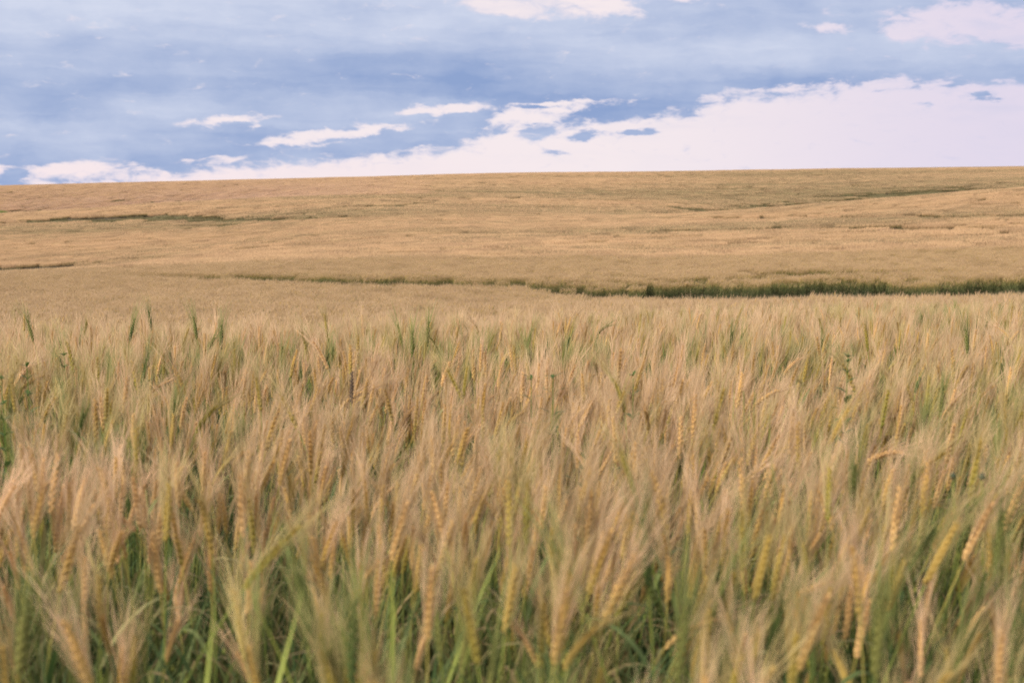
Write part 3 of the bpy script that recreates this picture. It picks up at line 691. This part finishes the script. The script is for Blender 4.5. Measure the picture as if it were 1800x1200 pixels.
# clear a little room in front of each of these so that it shows
rem = np.zeros(n, bool)
for (hx, hy), H_ in zip(hero_xy, HERO):
    dd = np.hypot((X + tilty * .8 - hx), (Y - (hy - .07)) * .55); rem |= (dd < .055) & (Y < hy)
ind &= ~rem

COLN = {0: 'green', 1: 'yellow-green', 2: 'golden tan'}
def where(u):
    k = int(min(8, max(0, (u + 30) // 207)))
    return ['at the far left edge', 'near the left edge', 'on the left', 'left of centre', 'in the centre', 'right of centre', 'on the right', 'near the right edge', 'at the far right edge'][k]
for i in np.where(ind)[0]:
    rz_ = float(lean_dir[i]); Rm = eul(float(tiltx[i]), float(tilty[i]), 0) @ Matrix.Rotation(rz_, 3, 'Z'); vi = int(vid[i])
    t_ = Rm @ (Vector(VAR[vi]['tip']) - Vector(VAR[vi]['neck'])); la = math.degrees(math.atan2(t_.x, t_.z))
    ls = 'bowed rightward' if la > 40 else 'leaning right' if la > 8 else 'bowed leftward' if la < -40 else 'leaning left' if la < -8 else 'upright'
    ht = 'tall' if hsc[i] > 1.03 else 'short' if hsc[i] < .96 else 'middle-height'
    lab = '%s %s wheat ear %s, blurred, front rows %s' % (ht, COLN[int(ripe[i])], ls, where(float(px[i])))
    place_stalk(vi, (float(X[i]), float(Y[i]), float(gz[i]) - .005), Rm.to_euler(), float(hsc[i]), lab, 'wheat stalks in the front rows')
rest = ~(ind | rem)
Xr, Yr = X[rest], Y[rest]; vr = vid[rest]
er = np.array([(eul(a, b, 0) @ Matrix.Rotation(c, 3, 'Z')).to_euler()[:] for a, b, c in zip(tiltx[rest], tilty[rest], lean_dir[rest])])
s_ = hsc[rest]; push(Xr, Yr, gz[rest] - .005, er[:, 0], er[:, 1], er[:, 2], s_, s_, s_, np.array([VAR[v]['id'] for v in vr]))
# --- understorey leaves near
X, Y = lattice(1.2, NEAR_END, .11, .45, 1.0); n = len(X); s_ = rs.uniform(.85, 1.25, n) * np.where((Y < 2.6) & (rs.rand(n) < .4), 1.2, 1)
push(X, Y, ground_z(X, Y), rs.normal(0, .08, n), rs.normal(0, .08, n), rs.uniform(0, 6.28, n), s_, s_, s_, rs.choice(TUFT, n))
# --- mid-distance tiles
def tiles(y0, y1, step, tanw, good, bad, extra, rosy, grass=None, jit=.02, rowamp=.12, soft=0.0):
    X, Y = lattice(y0, y1, step, tanw, extra); n = len(X)
    g = gapmask(X, Y); pm = patchmask(X, Y); dist = np.hypot(X, Y)
    rowy = 140.0 / np.maximum(dist, 30) * .55
    streak = vnoise(X * .11, Y * 1.0, 1.0, 71) * .5 + .5 * vnoise(X * .05, Y * .45, 1.0, 75)
    if dist.mean() < 90: streak = fbm(X * .35, Y, .8, 71, 3)
    spk = .6 * vnoise(X * .22, Y * 1.0, 90.0 / max(120.0, dist.mean()) * 1.2, 77) + .4 * vnoise(X * .5, Y * 1.6, 90.0 / max(120.0, dist.mean()) * 1.5, 78)
    pm = pm + .10
    thinv = np.maximum(g, np.where(spk > .83 - .38 * pm, 1, 0))
    isbad = rs.rand(n) < np.clip(thinv * 1.3 - .12, 0, 1) * np.where(g > .3, 1, .8); drop = (g > .5) & isbad
    be = X / np.maximum(Y, 1)
    back = np.clip((Y - 290) / 15, 0, 1) * np.clip((be - .06) / .10, 0, 1) * np.clip(1.0 - (Y - 480) / 600, .35, 1)      # shade of the slope beyond the right-hand rise, painted in olive
    lv = np.maximum(blobmask(X, Y, OLIVE), back * .62) * .8 + .9 * (fbm(X * .25, Y, 30.0 / max(60.0, dist.mean()), 91, 4) - .5)
    def pick(sets, v):
        k = np.clip(np.floor(v * 4.2 + rs.rand(n)), 0, 4).astype(int); r = np.zeros(n, int)
        for q in range(5): r = np.where(k == q, rs.choice(sets[q], n), r)
        return r
    ids = pick(good, lv)
    if rosy:
        rv = np.clip((Y - 425) / 12, 0, 1) * np.clip((-.04 - be) / .14, 0, 1) * np.clip((820 - Y) / 250, .25, 1) * .8
        ids = np.where(rv > .1, pick(rosy, rv + .4 * (rs.rand(n) - .5)), ids)
    ids = np.where(isbad, rs.choice(bad, n), ids)
    hs = 1.0 + rs.normal(0, jit, n) - rowamp * np.clip((.40 - streak) * 5, 0, 1.6) + .05 * (fbm(X, Y, .12, 81, 3) - .5)
    if grass is not None:
        ids = np.where(drop, rs.choice(grass, n), ids); hs = np.where(drop & (rs.rand(n) < .9), rs.uniform(.5, 1.0, n), hs)
    z = ground_z(X, Y) - .25 * g
    # tilt with the slope
    e = 1.5; sx = (ground_z(X + e, Y) - ground_z(X - e, Y)) / (2 * e); sy = (ground_z(X, Y + e) - ground_z(X, Y - e)) / (2 * e)
    rz = rs.choice([0, math.pi], n) * 0 + rs.normal(0, .3, n)
    flip = rs.choice([-1.0, 1.0], n); rz = np.where(flip < 0, rz, rz)
    push(X, Y, z, np.arctan(sy), -np.arctan(sx), rz, np.where(rs.rand(n) < .3, -1.0, 1.0) * 1.0, np.ones(n), hs, ids)
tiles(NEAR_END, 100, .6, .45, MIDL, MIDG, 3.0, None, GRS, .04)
tiles(99, 300, 2.1, .46, FAR2, FAR2G, 6.0, None, FAR2G, .02, .28)
tiles(298, 900, 3.5, .46, FAR3, FAR3G, 12.0, FAR3R, FAR3G, .025, .36)

pos = np.concatenate(pos); rot = np.concatenate(rot); scl = np.concatenate(scl); idx = np.concatenate(idx)
print('scatter points', len(pos), 'individuals', int(ind.sum()) + len(HERO))
me = bpy.data.meshes.new('wheat_crop'); me.vertices.add(len(pos)); me.vertices.foreach_set('co', pos.astype(np.float32).ravel())
for nm, ar, ty in (('rot', rot, 'FLOAT_VECTOR'), ('scl', scl, 'FLOAT_VECTOR')):
    at = me.attributes.new(nm, ty, 'POINT'); at.data.foreach_set('vector', ar.astype(np.float32).ravel())
at = me.attributes.new('idx', 'INT', 'POINT'); at.data.foreach_set('value', idx.astype(np.int32))
me.update()
crop = link('wheat_crop', me); crop['kind'] = 'stuff'; crop['label'] = 'dense bearded wheat crop turning from green to gold over the whole field'; crop['category'] = 'wheat'
ng = bpy.data.node_groups.new('scatter', 'GeometryNodeTree')
ng.interface.new_socket('Geometry', in_out='INPUT', socket_type='NodeSocketGeometry'); ng.interface.new_socket('Geometry', in_out='OUTPUT', socket_type='NodeSocketGeometry')
gi = ng.nodes.new('NodeGroupInput'); go = ng.nodes.new('NodeGroupOutput'); ip = ng.nodes.new('GeometryNodeInstanceOnPoints'); ci = ng.nodes.new('GeometryNodeCollectionInfo')
ci.inputs['Collection'].default_value = SRC; ci.inputs['Separate Children'].default_value = True; ci.inputs['Reset Children'].default_value = True
mp = ng.nodes.new('GeometryNodeMeshToPoints')
def named(nm, ty):
    a = ng.nodes.new('GeometryNodeInputNamedAttribute'); a.data_type = ty; a.inputs['Name'].default_value = nm; return a.outputs['Attribute']
ng.links.new(gi.outputs[0], mp.inputs[0]); ng.links.new(mp.outputs[0], ip.inputs['Points']); ng.links.new(ci.outputs[0], ip.inputs['Instance'])
ip.inputs['Pick Instance'].default_value = True
ng.links.new(named('idx', 'INT'), ip.inputs['Instance Index'])
e2r = ng.nodes.new('FunctionNodeEulerToRotation'); ng.links.new(named('rot', 'FLOAT_VECTOR'), e2r.inputs[0]); ng.links.new(e2r.outputs[0], ip.inputs['Rotation'])
ng.links.new(named('scl', 'FLOAT_VECTOR'), ip.inputs['Scale']); ng.links.new(ip.outputs[0], go.inputs[0])
md = crop.modifiers.new('scatter', 'NODES'); md.node_group = ng

# ------------------------------------------------------------------ weeds and odd things in the crop
def tag(o, label, cat, group=None):
    o['label'] = label; o['category'] = cat
    if group: o['group'] = group
def foot(px_, py_, top_py=None):
    """a plant whose top is at (px, top_py) and which leaves the crop at (px, py)"""
    p = hit(px_, py_); d = ray(px_, top_py); d = d / d[1] * p[1]
    gz_ = float(ground_z(d[0], d[1])); return d[0], d[1], gz_, CAM_Z + d[2] - gz_
def leaf_mesh(L, w, droop=.3, lobes=False):
    b = MB(); pp = []; ww = []; e = .6
    p = np.zeros(3)
    for i in range(7):
        pp.append(p.copy()); t = i / 6; p = p + L / 6 * np.array([math.cos(e), 0, math.sin(e)]); e -= droop
        ww.append(w * (math.sin(math.pi * min(.97, t * .92 + .06))) * ((.55 if i % 2 else 1.0) if lobes else 1))
    ww[-1] = 0; b.strip(pp, ww, np.array([0, 1.0, 0])); return b
def weed(name, x, y, gz_, H, label, cat, whorls, L, w, mat='weed_green', seed=0, lobes=False, lean=0.0, top_tuft=True, start=.35):
    r = np.random.RandomState(seed); root = link(name, None); root.location = (x, y, gz_); root.empty_display_size = .05; tag(root, label, cat)
    s = MB(); pts = [np.array([lean * H * (i / 8) ** 2 - lean * H, .01 * math.sin(i * 1.3), H * i / 8]) for i in range(9)]
    s.tube(pts, [.0035 - .0024 * i / 8 for i in range(9)], 6); link('stem', s.mesh('stem', [M[mat]]), root)
    k = 0
    for q in range(whorls):
        t = start + (1 - start) * q / max(1, whorls - 1); t = min(t, .985); f = t * 8; i0 = min(7, int(f)); c = pts[i0] + (pts[i0 + 1] - pts[i0]) * (f - i0)
        sc_ = 1.65 - 1.0 * (t - start) / (1 - start); a0 = r.uniform(0, 6.28)
        for j in range(2 + (q == whorls - 1) * 2 * top_tuft):
            lf = leaf_mesh(L * sc_ * r.uniform(.8, 1.15), w * sc_, r.uniform(.12, .3), lobes).mesh('leaf', [M[mat]])
            o_ = link('leaf', lf, root); o_.location = tuple(c); o_.rotation_euler = (0, -r.uniform(.1, .45), a0 + j * math.pi / (1 if q < whorls - 1 else 2) + r.uniform(-.3, .3)); k += 1
    return root
weed('weed', *foot(1490, 700, 618), 'tall bright green weed with paired leaves standing above the wheat on the right', 'weed', 10, .036, .014, seed=1, start=.74)
weed('weed', *foot(3, 735, 655), 'bright green leafy weed cut by the left edge of the photo', 'weed', 11, .036, .014, seed=2, start=.6)
weed('weed', *foot(48, 672, 636), 'dark green broad-leaved weed near the left edge behind the pale awns', 'weed', 8, .05, .017, seed=3, start=.6)
weed('weed', *foot(972, 690, 656), 'small green thistle-like weed with lobed leaves in the middle of the field', 'weed', 7, .06, .022, seed=4, lobes=True, start=.6)
weed('weed', *foot(934, 690, 660), 'small feathery green weed just left of the thistle-like one', 'weed', 6, .055, .016, seed=5, lobes=True, start=.6)
weed('weed', *foot(1113, 690, 652), 'tiny green weed sprig right of centre', 'weed', 5, .04, .015, seed=6, start=.7)
weed('weed', *foot(1026, 830, 792), 'green weed with small lobed leaves right of centre in the near rows', 'weed', 6, .026, .010, seed=8, lobes=True, start=.8)
weed('weed', *foot(113, 640, 618), 'small green weed tip close behind the dark leafy weed on the left', 'weed', 5, .04, .016, seed=9, start=.75)
# clump of bright grass in the crop on the right
def grass_clump(x, y, gz_, H, label, n=26, spread_=.07, seed=0, mat='stem_green', name='grass_clump', w=.008):
    r = np.random.RandomState(seed); root = link(name, None); root.location = (x, y, gz_); root.empty_display_size = .05; tag(root, label, 'grass')
    b = MB()
    for i in range(n):
        a = r.uniform(0, 6.28); o_ = np.array([math.cos(a), math.sin(a), 0]); s_ = np.array([-o_[1], o_[0], 0]); h_ = H * r.uniform(.8, 1.03)
        p = np.array([r.normal(0, spread_ * .5), r.normal(0, spread_ * .5), 0]); pp = [p]; e = r.uniform(1.42, 1.56); dn = r.uniform(0, .09)
        for k in range(7): pp.append(pp[-1] + h_ / 7 * (o_ * math.cos(e) + np.array([0, 0, math.sin(e)]))); e -= dn
        b.strip(pp, [w * .6, w, w, w, w * .9, w * .7, w * .45, 0], s_)
    link('blades', b.mesh('blades', [M[mat]]), root)
    s2 = MB()
    for i in range(4):
        a = r.uniform(0, 6.28); s2.tube([(0, 0, 0), (.01 * math.cos(a), .01 * math.sin(a), H * .5), (.03 * math.cos(a), .03 * math.sin(a), H * .95)], [.002, .0016, .0008], 5)
    link('stems', s2.mesh('stems', [M[mat]]), root)
    return root
grass_clump(*foot(1325, 700, 658), 'bright green grass clump in the wheat left of the tall weed', seed=2)
grass_clump(*foot(218, 1190, 1100), 'broad green grass blades among the stalks in the bottom left corner', n=5, spread_=.03, seed=5, w=.016)
grass_clump(*foot(655, 1000, 950), 'blurred dark green grass blades between the wheat left of centre', n=7, spread_=.03, seed=6, w=.012)
# dark weed clumps in the gully
for (cx_, cy_, hh_, ww_, lab) in [(866, 499, .85, 1.0, 'dark round weed clump in the narrow gully, near the middle of the photo'), (705, 494, .6, .9, 'low dark green weed clump in the narrow gully left of the round one'),
                             (1290, 512, .9, .9, 'dark weed clump at the left end of the wide wet gully'), (1520, 505, .9, 1.0, 'olive weed clump in the middle of the wide wet gully'), (1665, 500, .9, 1.1, 'dark tufted weed clump at the right part of the gully'), (1790, 494, .9, .9, 'dark weed clump in the gully at the right edge'), (3, 374, 2.2, 5.0, 'green bush at the far left edge on the slope behind the ridge')]:
    p = hit(cx_, cy_, -.4, 20); gg = float(ground_z(p[0], p[1])) - .25
    big = ww_ > 3; r = np.random.RandomState(int(cx_)); root = link('shrub' if big else 'weed_clump', None); root.location = (p[0], p[1], gg); tag(root, lab, 'bush' if big else 'weed')
    b = MB(); st = MB()
    for i in range(900 if big else 420):
        a = r.uniform(0, 6.28); rad_ = ww_ * .5 * math.sqrt(r.rand()); x0, y0 = rad_ * math.cos(a), rad_ * math.sin(a); top = hh_ * (1 - .45 * (rad_ / (ww_ * .5)) ** 2) * r.uniform(.75, 1.1); z0 = top * r.uniform(.2, .85); d_ = unit([r.normal(), r.normal(), r.uniform(.2, 2)]); l_ = (.3 if big else .09) * r.uniform(.6, 1.3)
        b.strip([[x0, y0, z0], np.array([x0, y0, z0]) + d_ * l_ * .5, np.array([x0, y0, z0]) + d_ * l_], [.01, l_ * .3, 0], unit(np.cross(d_, [r.normal(), r.normal(), .3])))
        if i % 12 == 0: st.tube([(x0 * .3, y0 * .3, 0), (x0 * .8, y0 * .8, z0 * .6), (x0, y0, z0)], [.012 if big else .005, .008 if big else .004, .002], 4)
    link('foliage', b.mesh('foliage', [M['weed_dark' if not big else 'weed_green']], False), root); link('stems', st.mesh('stems', [M['weed_dark']]), root)
# seed heads on thin stalks, right
x0, y0, g0, h0 = foot(1726, 865, 838)
root = link('seed_head_plant', None); root.location = (x0, y0, g0); tag(root, 'weed with round blue-grey seed heads on thin stems near the right edge', 'weed')
st = MB(); st.tube([(0, 0, 0), (0, 0, h0 * .55), (.01, 0, h0 * .8), (0, 0, h0)], [.002, .0016, .0013, .001], 6)
x1, y1, g1, h1 = foot(1675, 865, 836); ox = x1 - x0
st.tube([(0, 0, h0 * .55), (ox * .6, 0, h0 * .75), (ox, 0, h1 - .01)], [.0016, .0013, .001], 6); link('stem', st.mesh('stem', [M['stem_green']]), root)
def podmesh(r_):
    b = MB(); b.tube([(0, 0, -r_), (0, 0, -r_ * .8), (0, 0, -r_ * .3), (0, 0, r_ * .3), (0, 0, r_ * .8), (0, 0, r_ * .95)], [0, r_ * .6, r_ * .98, r_ * .95, r_ * .55, r_ * .5], 14)
    b.tube([(0, 0, r_ * .95), (0, 0, r_ * 1.05), (0, 0, r_ * 1.15), (0, 0, r_ * 1.15)], [r_ * .45, r_ * .72, r_ * .6, 0], 14); return b.mesh('seed_head', [M['seed_head']])
for (xx, zz, rr_) in ((0, h0, .0065), (ox, h1, .0055)):
    o_ = link('seed_head', podmesh(rr_), root); o_.location = (xx, 0, zz)
for q in range(3):
    o_ = link('leaf', leaf_mesh(.09, .018, .2).mesh('leaf', [M['weed_green']]), root); o_.location = (0, 0, h0 * (.45 + .12 * q)); o_.rotation_euler = (0, 0, q * 2.2)
# dark diseased ear
t_ = hit(618, 668, -.02); P = VAR[byripe[0][0]]
root = link('wheat_stalk', None); s = .97; d = ray(618, 680); d = d / d[1] * t_[1]
gz_ = float(ground_z(d[0], d[1])); s = (CAM_Z + d[2] - gz_) / P['mid'][2]; root.location = (d[0] - P['mid'][0] * s, d[1], gz_); root.scale = (s, s, s)
tag(root, 'blackened short wheat ear left of centre behind the front rows', 'wheat stalk')
sm = P['me_ear'].copy(); sm.materials[0] = M['smut']; link('stem', P['me_stem'], root); link('ear', sm, root)
